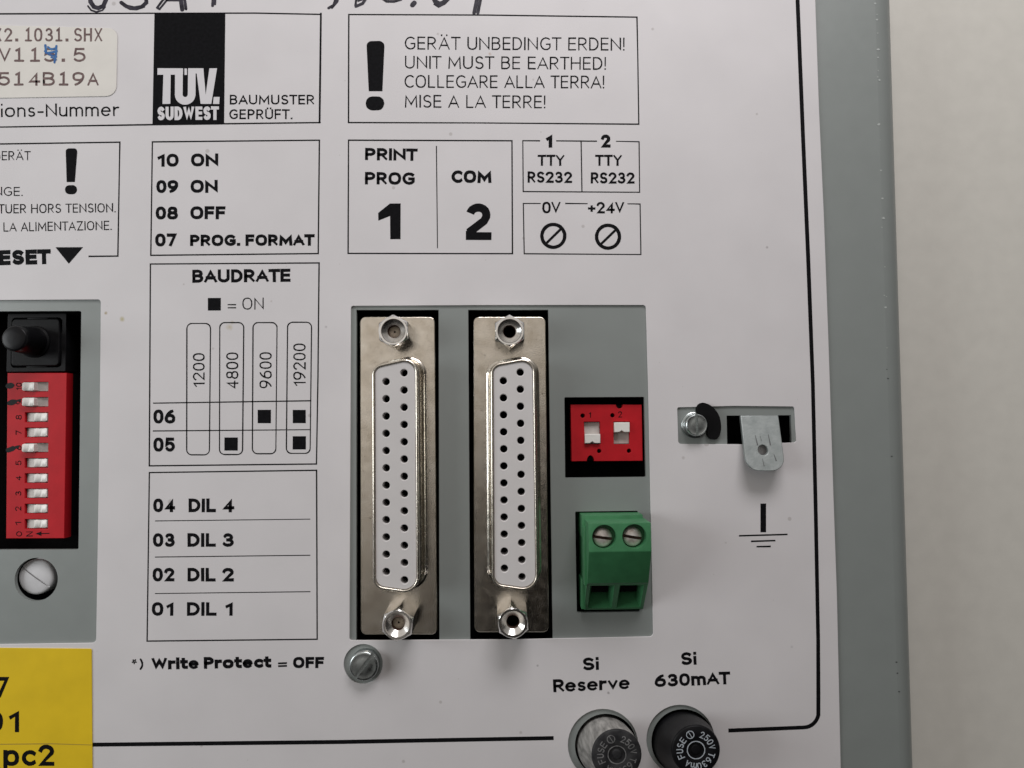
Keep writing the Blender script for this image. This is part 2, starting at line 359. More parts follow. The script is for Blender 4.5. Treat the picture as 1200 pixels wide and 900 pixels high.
def glyph(ch, x0, sx, h, w, cap='sq'):
    if ch in 'esa' and w/h > .18: w *= .84
    lower = ch in 'aceimnoprsuv' and w/h > .15
    """polygons of one glyph in a local frame: x right, y up, pixels"""
    res = []
    for st in G[ch][1]:
        closed = isinstance(st, tuple); pts = st[1] if closed else st
        q = [(x0+w/2+x*h*sx, w/2+(y*.98 if lower and 0 < y < .9 else y)*(h-w)) for x, y in pts]
        xs = [a[0] for a in q]; ys = [a[1] for a in q]
        bx = (min(xs)-w/2, max(xs)+w/2, min(ys)-w/2, max(ys)+w/2)
        polys = ribbon(q, w, closed, cap)
        res.append([[Vector((min(max(v.x, bx[0]), bx[1]), min(max(v.y, bx[2]), bx[3]))) for v in pl] for pl in polys])
    return res
OPENL = set('ATVYWL'); 
def kern(a, b):
    if a+b in ('AT', 'TA', 'AV', 'VA', 'LT', 'AY', 'YA', 'LA', 'PA', 'FA', 'TT', 'LV', 'RT'): return -.13 if 'A' in a+b and a != 'L' else -.06
    if a in 'ATVY' or b in 'ATVY': return -.06
    return 0
def text_polys(s, x0, y0, x1, y1, h, w, cap='sq', gap=None):
    if gap is None: gap = .15 if w/h < .16 else (.05 if any(c in 'eorst' for c in s) else .085)
    w *= 1.07
    n = len([c for c in s if c != ' ']); ks = [kern(a, b) for a, b in zip(s, s[1:])]+[0]
    gsum = sum(G[c][0] for c in s)+gap*(len(s)-1)+sum(ks)
    Lw = math.hypot(x1-x0, y1-y0); sx = max(0.15, (Lw-n*w)/(h*gsum)) if gsum else 1
    u = Vector(((x1-x0)/Lw, (y1-y0)/Lw)); up = Vector((u.y, -u.x)); x = 0; out = []
    for c, k in zip(s, ks):
        for st in glyph(c, x, sx, h, w, cap):
            out.append([[Vector((x0, y0))+u*v.x+up*v.y for v in pl] for pl in st])
        x += (0 if c == ' ' else w)+(G[c][0]+gap+k)*h*sx
    return out
def lines(*segs, closed=False, cap='sq'):
    """segs: (width, [pixel points])"""
    return [ribbon(p, w, closed, cap) for w, p in segs]
INK_Z = 0.0016
def ink(name, strokes, m, parent, z=INK_Z, top=0.0, label=None):
    bm = bmesh.new()
    for k, st in enumerate(strokes):
        zz = top+z+0.00035*(k % 4)
        for pl in st:
            pts = []
            for v in pl:
                q = P(v.x+.11*math.sin(1.9*v.x+1.3*v.y), v.y+.11*math.sin(2.1*v.y-1.6*v.x), zz)
                if not pts or (q-pts[-1]).length > 1e-6: pts.append(q)
            if len(pts) > 2 and (pts[0]-pts[-1]).length < 1e-6: pts.pop()
            if len(pts) < 3: continue
            vs = [bm.verts.new(q) for q in pts]; f = bm.faces.new(vs)
    bm.normal_update()
    for f in bm.faces:
        if f.normal.z < 0: f.normal_flip()
    me = bpy.data.meshes.new(name); bm.to_mesh(me); bm.free()
    o = link_mesh(name, me, m, parent, smooth=0)
    if label: o['label'] = label
    return o
def T(s, x0, x1, y0, h, w, y1=None, parent=None, m=None, cap='sq', top=0.0, name='lettering'):
    return ink(name, text_polys(s, x0, y0, x1, y0 if y1 is None else y1, h, w, cap), m or m_ink, parent, top=top)

# ------------------------------------------------------------------ setting: the table
me = plate_mesh([(-60, -60), (70, -60), (70, 60), (-60, 60)], [], -1.3, -1.0)
table = link_mesh('table_top', me, m_table, None); table['kind'] = 'structure'

# ------------------------------------------------------------------ the device
unit = bpy.data.objects.new('control_unit', None); COL.objects.link(unit)
unit.empty_display_size = 1
unit['label'] = 'grey metal control unit with white printed front and two serial sockets, on beige table'
unit['category'] = 'control unit'
def part(o, label): o['label'] = label; return o

ZP = -0.030                                   # top of the painted steel, under the 0.3 mm film
OPEN_L = rpoly(W2([(-60, 365), (95.3, 364.3), (92, 644), (-60, 644.5)], ZP), 0.03)
OPEN_A = W2([(417.6, 363), (514, 363), (515, 751.5), (417.4, 751.5)], ZP)
OPEN_B = W2([(548.6, 363), (642.5, 363), (647.8, 750.5), (551, 750.5)], ZP)
OPEN_D = rpoly(W2([(661.4, 465.5), (755, 465), (757, 559), (662.3, 560)], ZP), 0.02)
OPEN_T = rpoly(W2([(674, 599.5), (747.5, 598.5), (750.5, 717), (676, 718)], ZP), 0.02)
OPEN_E = W2([(851.5, 487), (927, 486.5), (927.8, 526), (852.3, 526)], ZP)
HOLE_R = wcirc(42.4, 679, 24.6, ZP)
HOLE_F1 = wcirc(710, 873.5, 35.5, ZP); HOLE_F2 = wcirc(800.5, 869, 36.5, ZP)
def edge_line(a, b):
    t = lambda y: a.x+(b.x-a.x)*(y-a.y)/(b.y-a.y)
    return t
xbf = edge_line(P(1027, 50, ZP), P(1054.5, 890, ZP)); xrf = edge_line(P(1044, 0, ZP-.12), P(1071, 900, ZP-.12))   # bend and outer edge
YA, YB = -7.5, 8.5
steel = MB()
pm = plate_mesh([(-11.5, YA), (xbf(YA), YA), (xbf(YB), YB), (-11.5, YB)], [OPEN_L, OPEN_A, OPEN_B, OPEN_D, OPEN_T, OPEN_E, HOLE_R, HOLE_F1, HOLE_F2], ZP-0.07, ZP)
steel.mesh(pm)
def edge(y):
    a, b = xbf(y), xrf(y)
    return [(a, y, ZP)]+[(a+(b-a)*math.sin(q), y, ZP-0.20*(1-math.cos(q))) for q in [PI/2*i/8 for i in range(1, 9)]]+[(b, y, -.99)]
steel.loft([edge(y) for y in (YA, YB)], closed=False)
for y in (YA, YB): steel.face([(-11.5, y, -.99), (xrf(y), y, -.99), (xrf(y), y, -.3), (-11.5, y, -.3)])
casing = steel.build('steel_casing', [m_steel], unit)
# nicks in the paint along the bend
nk = MB()
for k in range(26):
    y = random.uniform(-6, 7.0) if k > 8 else [P(1030, v).y for v in (3, 22, 57, 93, 145, 199, 232, 255, 360)][k]
    big = k < 9
    x = xbf(y)+random.uniform(-.01, .03); r = random.uniform(.010, .017)*(1.4 if big else 0.7)
    pts = [(x+r*1.5*math.cos(a)*random.uniform(.7, 1.2), y+r*math.sin(a)*random.uniform(.7, 1.2), ZP+.003) for a in [2*PI*j/8 for j in range(8)]]
    nk.face(pts, 0 if y > 1.0 else 1)
nk.build('paint_nicks', [m_rule, m_nick_shade], casing, smooth=0)

inner = plate('dark_backing', [(-11.4, -7.4), (5.8, -7.4), (5.8, 8.4), (-11.4, 8.4)], [], -.97, -.9, m_black, unit)  # black sheet behind the openings; its colour carries the shade inside

# film with its cut-outs
film_out = [P(-160, -90), P(951, -90), P(955.5, 0), P(960, 130), P(965.5, 250), P(971, 400), P(976.5, 570), P(981, 700), P(985.5, 905), P(987, 990), P(-160, 990)]
film_out = [p.to_2d() for p in film_out]
CUT_L = rpoly(W2([(-60, 352), (118, 351), (116.6, 500), (112.5, 753.5), (-60, 756)]), [0, .05, 0, .07, 0])
CUT_P = rpoly(W2([(411.3, 358.5), (580, 357.5), (756.8, 357.5), (759.5, 450), (765.5, 746), (600, 749.5), (409.5, 750.5)]), [.04, 0, .05, 0, .06, 0, .04])
CUT_E = rpoly(W2([(793.7, 477.5), (860, 475.8), (931, 476.5), (933.3, 518.5), (870, 520.6), (795, 520.3)]), [.03, 0, .04, .04, 0, .05])
CUT_F1 = wcirc(706.7, 873, 40.3); CUT_F2 = wcirc(797.5, 867, 39.2)
CUT_S = wcirc(425.6, 778, 22.3)
film = plate('front_label', film_out, [CUT_L, CUT_P, CUT_E, CUT_F1, CUT_F2, CUT_S], ZP+.0005, 0, m_film, unit, bev=0.005)

# ------------------------------------------------------------------ printing on the film
fp = film
def frame(name, *segs, **k): return ink(name, lines(*segs, **k), m_ink, fp)
# top left block and test mark
frame('printed_frame', (1.7, [(-60, 16.5), (180, 15.5), (300, 15.3), (376, 16.8)]), (2.1, [(376, 16), (375.3, 80), (374.5, 143.5)]), (1.6, [(375, 143.6), (180, 146), (-60, 149.8)]))
ink('printed_black_field', [[[Vector(p) for p in ((181, 15.5), (264, 16), (262.6, 144.8), (178.5, 146.2))]]], m_ink, fp, z=.0012)
Z8 = lambda pts: [Vector((170+x*.1, 60+y*.1)) for x, y in pts]
U = [(397, 200), (396, 505)]+[(470+75*math.cos(a), 508+75*math.sin(a)) for a in [PI-PI*i/12 for i in range(13)]]+[(548, 200)]
tuv = [[Z8([(145, 200), (445, 200), (445, 275), (145, 275)])], [Z8([(215, 270), (300, 270), (296, 617), (205, 617)])],
       ribbon(Z8(U), 9.0, cap='butt'), [Z8([(462, 203), (491, 203), (491, 277), (462, 277)])], [Z8([(505, 200), (685, 200), (688, 262), (505, 262)])],
       [Z8([(597, 200), (683, 200), (711, 520), (711, 617), (650, 617)])], [Z8([(755, 200), (843, 200), (776, 617), (709, 617), (709, 520)])],
       [Z8([(803, 535), (873, 535), (870, 617), (797, 617)])]]
ink('lettering', tuv, m_white_ink, fp, z=.0034)
ink('lettering', text_polys('SUDWEST', 184.4, 140.9, 256.6, 140.4, 15.8, 3.5, gap=.10), m_white_ink, fp, z=.0034)
T('BAUMUSTER', 269.3, 368.3, 122.4, 11.4, 1.7, parent=fp)
T('GEPRÜFT.', 268.7, 342.7, 139.6, 11.6, 1.7, parent=fp)
T('ions-Nummer', 1.2, 139.7, 137.2, 15.4, 1.75, 136.0, parent=fp)
# warning block at the left edge
frame('printed_frame', (1.6, [(-60, 169.6), (140.5, 166.5), (140, 190), (138, 300), (104.5, 300.4)]))
T('GERÄT', -8, 36, 187.7, 10.6, 1.15, parent=fp)
T('NGE.', -7, 26.6, 229.6, 10.6, 1.15, parent=fp)
T('TUER HORS TENSION.', -2, 135.6, 250.2, 10.8, 1.2, 248.8, parent=fp)
T('LA ALIMENTAZIONE.', 4, 131, 271.5, 10.8, 1.2, 269.4, parent=fp)
T('RESET', -17.5, 59.5, 311.2, 17.6, 4.7, 309.5, parent=fp)
ink('printed_arrow', [[[Vector(p) for p in ((65, 289.6), (97.4, 289.6), (80.5, 309.2))]]], m_ink, fp)
def bang(x0, x1, xb0, xb1, y0, y1, yd0, yd1):
    r = (x1-x0)*.28
    a = rpoly([(x0, y0), (x1, y0), (xb1, y1), (xb0, y1)], [r, r, .3, .3], 5)
    b = rpoly([(x0-.6, yd0), (x1-.6, yd0), (x1-.6, yd1), (x0-.6, yd1)], (yd1-yd0)*.47, 6)
    return [[a], [b]]
ink('warning_mark', bang(76.8, 90.8, 78.2, 87.9, 173.8, 213.3, 217, 227.6), m_ink, fp)
# earthing block
frame('printed_frame', (1.6, [(408.8, 17), (570, 17.6), (746.5, 20), (747.3, 60), (748.6, 145.5), (560, 144), (408.3, 143.6)]), closed=True)
ink('warning_mark', bang(429.2, 450.8, 432.2, 448.2, 48, 107, 113, 129.3), m_ink, fp)
T('GERÄT UNBEDINGT ERDEN!', 474.3, 731.8, 58.0, 15.2, 1.5, 59.3, parent=fp)
T('UNIT MUST BE EARTHED!', 474.5, 710, 80.3, 15.0, 1.5, 81.8, parent=fp)
T('COLLEGARE ALLA TERRA!', 474, 708, 102.8, 15.0, 1.5, 103.6, parent=fp)
T('MISE A LA TERRE!', 474.5, 639, 126, 15.0, 1.5, 126.9, parent=fp)
# port numbers
frame('printed_frame', (1.6, [(408.4, 164.3), (600, 165), (600.6, 297.2), (408, 297)]), closed=True)
frame('printed_rule', (1.0, [(511.4, 171.5), (512.6, 290.5)]))
T('PRINT', 427.6, 489.3, 187.6, 14.4, 3.3, 188.6, parent=fp)
T('PROG', 427.6, 486, 216, 14.6, 3.3, 216.6, parent=fp)
T('COM', 529, 576, 214.4, 14.8, 3.6, parent=fp)
ink('lettering', [[[Vector(p) for p in ((443.2, 249.5), (457, 238.3), (469.4, 238.3), (469.4, 280.2), (457.2, 280.2), (457.2, 253))], [Vector(p) for p in ((443.2, 249.5), (457.2, 253), (457, 252), (443.4, 258.6))]]], m_ink, fp)
big2 = [(548.3, 254.5)]+[(560.4+9.6*math.cos(a), 251.8+8.6*math.sin(a)) for a in [-PI*.93+PI*1.10*i/12 for i in range(13)]]+[(567, 259), (549.5, 272.5)]
ink('lettering', [ribbon(big2[1:], 9.6, cap='butt'), [[Vector(p) for p in ((545.8, 272), (576, 272), (575.8, 281.2), (545.8, 281.2))]], [[Vector(p) for p in ((545.8, 281), (545.8, 271), (552, 266), (557, 274))]]], m_ink, fp)
# interface table
frame('printed_frame', (1.3, [(632.3, 165), (612.7, 164.8), (613.2, 224.4), (749.6, 225.2), (749, 166), (722.5, 165.5)]), (1.3, [(652.3, 165), (699, 165.4)]), (1.2, [(681, 165), (682, 224.8)]))
T('1', 638, 647.4, 173, 15.4, 4.0, parent=fp); T('2', 704, 715.4, 173, 15.4, 3.6, parent=fp)
T('TTY', 630, 661.8, 194.3, 13, 2.4, parent=fp); T('TTY', 697.4, 729, 194.3, 13, 2.4, parent=fp)
T('RS232', 618.2, 670.4, 214, 13.2, 2.5, 214.4, parent=fp); T('RS232', 692.3, 743.6, 215, 13.2, 2.5, 215.2, parent=fp)
# supply table
frame('printed_frame', (1.3, [(633, 238.4), (613.2, 238.4), (614.2, 297.3), (751, 298.2), (750, 239), (736, 238.8)]), (1.3, [(663, 238.4), (688, 238.6)]))
T('0V', 635.4, 657.2, 250, 13.6, 2.4, parent=fp); T('+24V', 689, 731.6, 250, 13.4, 2.4, parent=fp)
for cx, cy in ((648.4, 276.4), (712.5, 277.4)):
    ink('screw_symbol', [ribbon([(cx+13.4*math.cos(2*PI*i/36), cy+13.4*math.sin(2*PI*i/36)) for i in range(36)], 4.1, True), ribbon([(cx-8.6, cy+9), (cx+9, cy-8.2)], 3.0, cap='butt')], m_ink, fp)
# switch settings 10 - 07
frame('printed_frame', (1.6, [(178.6, 166.2), (374.2, 164.2), (373, 297), (176.6, 299.2)]), closed=True)
for a, b, xa0, xa1, xb0, xb1, y in (('10', 'ON', 182.4, 209.3, 223.8, 255.8, 195.3), ('09', 'ON', 183.2, 208.8, 223.3, 255.2, 226.2), ('08', 'OFF', 182.4, 208.4, 223, 264.2, 257.2), ('07', '', 181.8, 207.4, 0, 0, 288.8)):
    T(a, xa0, xa1, y, 15.2, 3.6, parent=fp)
    if b: T(b, xb0, xb1, y-.3, 15.2, 3.6, parent=fp)
T('PROG. FORMAT', 222.7, 368.7, 288.4, 13.4, 3.4, 287.8, parent=fp)
# baud rate table
frame('printed_frame', (1.6, [(176.3, 309.4), (374, 308), (372.6, 440), (370.8, 543.6), (175, 545.8)]), closed=True)
T('BAUDRATE', 225.4, 340.4, 331.4, 15.4, 3.5, 330.3, parent=fp)
sq = lambda x0, x1, y0, y1: [[Vector(p) for p in ((x0, y0), (x1, y0), (x1, y1), (x0, y1))]]
ink('printed_square', [sq(243.6, 258.8, 349.2, 364)], m_ink, fp)
T('=', 266.8, 276.6, 364.5, 13.5, 1.3, parent=fp); T('ON', 284, 309, 362.8, 14.1, 1.3, parent=fp)
for s, (x0, x1, yt), (u0, u1, yb), (tx, ty0, ty1, th) in (('1200', (219, 246.7, 379), (218.7, 245.3, 533), (239.8, 455, 413.8, 13.8)), ('4800', (257.5, 285.7, 378), (257.2, 284.2, 532.6), (279.2, 455.6, 413, 14.2)),
                                     ('9600', (296.5, 324.7, 378), (295.7, 323.2, 531.7), (318.4, 455, 412.7, 14.4)), ('19200', (337, 365.2, 377.6), (335.5, 363.4, 531.3), (358.2, 453.8, 402.5, 14.6))):
    frame('printed_capsule', (1.35, rpoly([(x0, yt), (x1, yt), (u1, yb), (u0, yb)], 6, 5)), closed=True)
    ink('lettering', text_polys(s, tx, ty0, tx, ty1, th, 1.55), m_ink, fp)
frame('printed_rule', (1.3, [(180, 472.4), (364.2, 469.6)])); frame('printed_rule', (1.3, [(179.7, 505), (363.5, 503.5)]))
T('06', 179.7, 205.4, 496.3, 16.4, 3.6, parent=fp); T('05', 179.7, 205, 529.3, 16.6, 3.6, parent=fp)
for q in ((302, 317.5, 480.3, 496), (343, 358.4, 480.2, 495.8), (263, 278.6, 512.5, 528), (343, 358.4, 511.2, 526.8)): ink('printed_square', [sq(*q)], m_ink, fp)
# DIL table
frame('printed_frame', (1.6, [(175, 553.8), (370.9, 551), (371.7, 749.2), (172.4, 751.4)]), closed=True)
for y0, y1 in ((610.5, 608.4), (652.8, 650.7), (695.5, 693.3)): frame('printed_rule', (.95, [(182, y0), (363.2, y1)]))
for k, (a, b, y, xa, xb_, xe) in enumerate((('04', 'DIL 4', 600.2, 179.5, 221, 274.5), ('03', 'DIL 3', 640.8, 179.2, 219.7, 274), ('02', 'DIL 2', 681.4, 178.8, 219.7, 274), ('01', 'DIL 1', 721.6, 177.9, 219, 273))):
    T(a, xa, xa+25.6, y, 16, 3.6, parent=fp); T(b, xb_, xe, y, 16, 3.6, parent=fp)
st = [ribbon([(157.3+.4*math.cos(a), 775.3+.4*math.sin(a)), (157.3+3*math.cos(a), 775.3+3*math.sin(a))], 1.5, cap='butt') for a in [PI/2+2*PI*i/5 for i in range(5)]]
ink('lettering', st+text_polys(')', 163.4, 784, 168, 784, 12.5, 2.1), m_ink, fp)
T('Write Protect', 177.3, 318, 784.8, 13.8, 3.7, 782.4, parent=fp)
T('=', 326, 336.4, 784.5, 13, 1.9, 784.2, parent=fp); T('OFF', 343.4, 379.6, 783, 13.2, 3.4, parent=fp)
# fuse captions, earth symbol, border line
T('Si', 683, 702, 785.8, 15, 3.3, 785, parent=fp); T('Reserve', 648.6, 738.8, 811.3, 15.2, 3.3, 807.4, parent=fp)
T('Si', 798, 816.4, 779.5, 15, 3.3, 778.8, parent=fp); T('630mAT', 767.4, 856, 805.2, 14.8, 3.3, 801.6, parent=fp)
ink('earth_symbol', [sq(891.2, 897.8, 590, 623.8)]+lines((1.9, [(867, 627.9), (922, 626.3)]), (1.8, [(881, 634.3), (907.8, 633.5)]), (1.8, [(887.5, 640.6), (902.4, 640.3)])), m_ink, fp)
bl = [(932.5, -60), (934.6, 0), (941, 160), (947, 300), (952.6, 450), (956, 600), (958.8, 750), (959, 815)]
bl += [(941.5+17.8*math.cos(a), 834.5+18*math.sin(a)) for a in [PI/2*i/8 for i in range(1, 9)]]+[(856, 856)]
frame('border_line', (4.6, bl)); frame('border_line', (4.8, [(100, 872.8), (400, 869.5), (646.5, 865)]))
# handwriting cut by the top of the picture
hw = [(3.0, [(105.5, -6), (106, 2), (110, 8), (115, 9.5), (121, 7), (124, 0), (127, -7)]), (1.2, [(103, 7), (107, 12), (113, 14), (120, 12), (123, 8)]),
      (2.6, [(142, 3), (148, 7.5), (157, 9.5), (166, 8), (171.5, 3), (171, -5)]), (1.2, [(145, 7), (152, 10.5), (160, 11), (169, 8)]),
      (1.6, [(184, 9), (190, 1), (199, -8)]), (1.4, [(187, 10.5), (194, 2), (201, -7)]), (1.6, [(184, 9), (187, 10.5)]), (3.0, [(209, -8), (212, 0), (213.5, 11)]), (2.0, [(214, -8), (216.5, 1), (218, 10.5)]), (2.0, [(196, 0), (212, 0)]),
      (2.0, [(249, 6.5), (250, -8)]), (1.4, [(252, 5), (253, -8)]),
      (1.8, [(385, 9.5), (391, 6), (395, -6)]), (1.6, [(389, 9), (395, 2), (398, -7)]), (1.6, [(416.5, 7), (418, -5)]), (2.0, [(417, 7.5), (425, 4), (431, -5)]), (1.6, [(420, 1), (427, -2)]),
      (2.0, [(448, -2), (453, 1.5), (462, 1.5), (470, -1)]), (3.4, [(483.3, 5.8), (485.5, 3.4)]), (3.4, [(507, -6), (510, 1.5), (515, 4.8), (520, 3), (527, -4)]), (1.2, [(509, 5), (514, 8), (520, 5)]),
      (2.6, [(555.6, 15), (558, 4), (560, -8)]), (2.2, [(560, 15), (562, 5), (564.5, -8)])]
ink('handwriting', lines(*[(w*1.7, p) for w, p in hw], cap='round'), m_marker, fp)

# ------------------------------------------------------------------ stickers
sk = plate('paper_sticker', rpoly(W2([(-60, 28.5), (138, 33.5), (136.4, 112.8), (-60, 116)]), [0, .16, .17, 0]), [], .0005, .010, m_paper, unit, bev=.002)
part(sk, 'cream paper sticker with a dot matrix serial number')
def ocr(s, xs, wch, y0, h, w):
    out = []
    for c, x in zip(s, xs):
        gw = G[c][0]; ww = wch if c not in '.' else w*1.4
        if c == '1': 
            out += lines((w, [(x-wch*.22, y0-h*.82), (x, y0-h+w/2), (x, y0-w/2)]), (w, [(x-wch*.32, y0-w/2), (x+wch*.32, y0-w/2)]), cap='round'); continue
        if c == '.': out += [sq(x-w*.75, x+w*.75, y0-w*1.5, y0)]; continue
        sx = (wch-w)/(gw*h)
        for st_ in glyph(c, x-wch/2, sx, h, w, 'sq'): out.append([[Vector((v.x, y0-v.y)) for v in pl] for pl in st_])
    return out
dm = ocr('X2.1031.SHX', (-3, 9.5, 19.6, 33.3, 44.8, 57.3, 69, 78.4, 91.3, 103, 115.2), 9.6, 48.6, 15.8, 2.3)
dm += ocr('V115.5', (5.5, 22.4, 41, 58.3, 74.2, 93), 14.6, 72.5, 16.4, 2.6)
dm += ocr('514B19A', (4.6, 22, 40, 57.2, 74.5, 91.8, 109), 14.0, 100.4, 16, 2.6)
ink('lettering', dm, m_brown_ink, sk, top=.010, z=.001)
ink('handwriting', lines((2.6, [(53, 53), (54, 62), (60, 61.5), (66.5, 60)]), (2.6, [(66, 54), (65.5, 63), (63.8, 73)]), (2.2, [(52.5, 60), (58, 64), (66, 66.5)]), (2.0, [(56, 55), (60, 58), (66, 56)]), (1.8, [(60, 67), (66, 70)]), cap='round'), m_blue_pen, sk, top=.010, z=.0032)
yk = plate('yellow_sticker', rpoly(W2([(-60, 758.4), (107.8, 760), (109.4, 985), (-60, 985)]), [0, .03, 0, 0]), [], .0005, .012, m_yellow, unit, bev=.002)
part(yk, 'yellow vinyl sticker with black lettering')
def bold(s, x0, x1, y, h, w): return text_polys(s, x0, y, x1, y, h, w, gap=.12)
ink('lettering', bold('7', -7, 10.8, 817.5, 24.3, 4.2)+bold('01', -17, 22.8, 858, 25, 4.4), m_ink, yk, top=.012, z=.001)
ink('lettering', bold('pc2', 3.8, 63.6, 897.6, 25, 4.6), m_ink, yk, top=.012, z=.001)
ink('sticker_crease', lines((1.0, [(-20, 872.5), (60, 871.6), (107, 873)])), mat('crease', (0.40, 0.27, 0.03), 0.5), yk, top=.012, z=.0004)

# ------------------------------------------------------------------ serial connectors
ZF = -0.10                                     # top of the flange
def jack_screw(px, py, parent, rot, core):
    z1 = ZF+.56; c = P(px, py, z1); n = 60; b = MB(); R = .238
    hexr = lambda a: R/math.cos(((a-rot) % (PI/3))-PI/6)
    ring = lambda f, z: [(c.x+f(2*PI*i/n)*math.cos(2*PI*i/n), c.y+f(2*PI*i/n)*math.sin(2*PI*i/n), z) for i in range(n)]
    cc = lambda r: (lambda a: r)
    mixr = lambda t: (lambda a: hexr(a)*(1-t)+min(hexr(a), R*.985)*t)
    b.loft([ring(hexr, ZF-.01), ring(hexr, z1-.055), ring(mixr(.6), z1-.018), ring(cc(R*.94), z1), ring(cc(.195), z1), ring(cc(.188), z1-.012)])
    b.loft([ring(cc(.188), z1-.012), ring(cc(.106), z1-.085)])
    b.loft([ring(cc(.106), z1-.085), ring(cc(.104), z1-.12), ring(cc(.096), z1-.13), ring(cc(.104), z1-.14), ring(cc(.096), z1-.20)], mi=1)
    if core:
        b.loft([ring(cc(.098), z1-.175), ring(cc(.082), z1-.165), ring(cc(.05), z1-.158), ring(cc(.016), z1-.16)], mi=2)
        b.loft([ring(cc(.016), z1-.16), ring(cc(.010), z1-.22)], mi=3, cap1=True)
    else: b.loft([ring(cc(.096), z1-.20), ring(cc(.09), z1-.40)], mi=3, cap1=True)
    return b.build('jack_screw', [m_chrome, m_dark_slot, m_sand, m_hole], parent, smooth=30)
def connector(flange, dpoly, c1, c2, posts):
    fl = plate('serial_connector', rpoly(W2(flange, ZF), [.10]*4), [], ZF-.09, ZF, m_nickel, unit, bev=.016)
    zr = ZF+.56
    D0 = [p for p in W2(dpoly, zr)]
    rad = [.13, .17, .20, .15]
    def ring(d, z): return [(p.x, p.y, z) for p in rpoly(inset(D0, d), [r+d for r in rad], 9)]
    b = MB()
    b.loft([ring(.006, zr-.06), ring(.006, zr-.012), ring(.012, zr-.003), ring(.024, zr), ring(.038, zr-.004), ring(.047, zr-.018), ring(.052, ZF+.18), ring(.056, ZF+.10), ring(.068, ZF+.05),
            ring(.088, ZF+.022), ring(.115, ZF+.010), ring(.130, ZF+.0025), ring(.134, ZF-.004)])
    b.build('connector_shell', [m_shell], fl, smooth=60)
    ins = MB()
    holes = []
    for (x0, y0, x1, y1, n) in (c1, c2):
        for k in range(n):
            t = k/(n-1); holes.append(wcirc(x0+(x1-x0)*t, y0+(y1-y0)*t, 4.35, zr-.02, 18))
    body = rpoly(D0, rad, 9)
    ins.mesh(plate_mesh(body, holes, zr-.30, zr-.022, bev=.010), 0)
    ins.mesh(plate_mesh(inset(body, -.004), [], zr-.36, zr-.30), 1)
    ins.build('insulator', [m_insul, m_hole], fl)
    for p in posts: jack_screw(*p[:2], fl, p[2], p[3])
    return fl
ca = connector([(421.5, 371), (509.8, 371), (512.8, 744), (422.3, 744)], [(439.2, 431.5), (486.2, 421), (488, 693.5), (440.2, 686.5)],
               (452.4, 447.2, 452.6, 670.2, 12), (473.4, 436.9, 474, 680, 13), [(460.8, 387.6, PI/6+.05, True), (465.6, 732.6, PI/6-.12, True)])
cb = connector([(554.4, 371), (639.6, 371), (643.6, 741.3), (555.4, 741.3)], [(578.2, 430), (624, 421.5), (627.8, 691), (579.6, 684)],
               (589.9, 446.2, 591.2, 666.3, 12), (609.7, 436.2, 611.8, 676.3, 13), [(597.2, 387.8, PI/6, False), (601.2, 730.4, PI/6+.1, False)])
part(ca, '25 pin serial socket under PRINT PROG 1'); part(cb, '25 pin serial socket under COM 2')

# ------------------------------------------------------------------ DIP switches
def two_way():
    zt = -.12; w = lambda p: W2(p, zt)
    out = [(668.8, 474.2), (721.5, 474.2)]+[(726+4*math.cos(a), 474.6+4.4*math.sin(a)) for a in [PI-PI*i/8 for i in range(9)]]+[(730.5, 474.2), (752, 474.2), (753.2, 540), (696.5, 540.4)]
    out += [(692+4.2*math.cos(a), 540.2-6.5*math.sin(a)) for a in [PI*i/8 for i in range(9)]]+[(687.5, 540.4), (669.8, 540.6)]
    slots = [w([(684.3, 494.2), (703, 494.2), (704, 520.4), (685.8, 520.4)]), w([(719, 494), (738, 494), (737.6, 520.6), (719.2, 520.6)])]
    b = MB(); b.mesh(plate_mesh(w(out), slots+[wcirc(x, y, 2.6, zt, 12) for x, y in ((682.8, 487.2), (717.8, 486.8), (702.2, 528.6), (737.2, 528.4))], -.30, zt, bev=.006), 0)
    pm2 = plate_mesh(w(rpoly([(669.4, 474.8), (752, 474.8), (752.6, 539.8), (670.2, 539.8)], 1)), [], -.75, -.302); b.mesh(pm2, 1)
    d = b.build('dip_switch', [m_red, m_blackpl], unit); part(d, 'red two way DIP switch')
    for x0, x1, y0, y1, up in ((684.6, 703.2, 494.4, 520.2, False), (719.2, 737.6, 494.2, 520.4, True)):
        s = MB(); p0 = P(x0, y1, zt); p1 = P(x1, y0, zt); a = .006
        s.box((p0.x+a, p0.y+a, zt-.15), (p1.x-a, p1.y-a, zt-.06), 0, 1)
        ym = p0.y+(p1.y-p0.y)*(.53 if up else .45)
        k0, k1 = (ym, p1.y-.01) if up else (p0.y+.01, ym)
        yl = k0 if up else k0
        # rocker with a finger notch in its outer edge
        o = [(p0.x+a, k0), (p0.x+.09, k0), (p0.x+.13, k0+.028), (p0.x+.17, k0), (p1.x-a, k0), (p1.x-a, k1), (p0.x+a, k1)]
        s.mesh(plate_mesh(o, [], zt-.06, zt+.055, bev=.012), 0)
        s.build('slider', [m_white, m_slot], d)
    ink('lettering', text_polys('1', 689.6, 489.6, 692.6, 489.6, 7, 1.0)+text_polys('2', 724.2, 489.2, 729, 489.2, 7.2, 1.0), m_ink, d, top=zt, z=.001)
two_way()
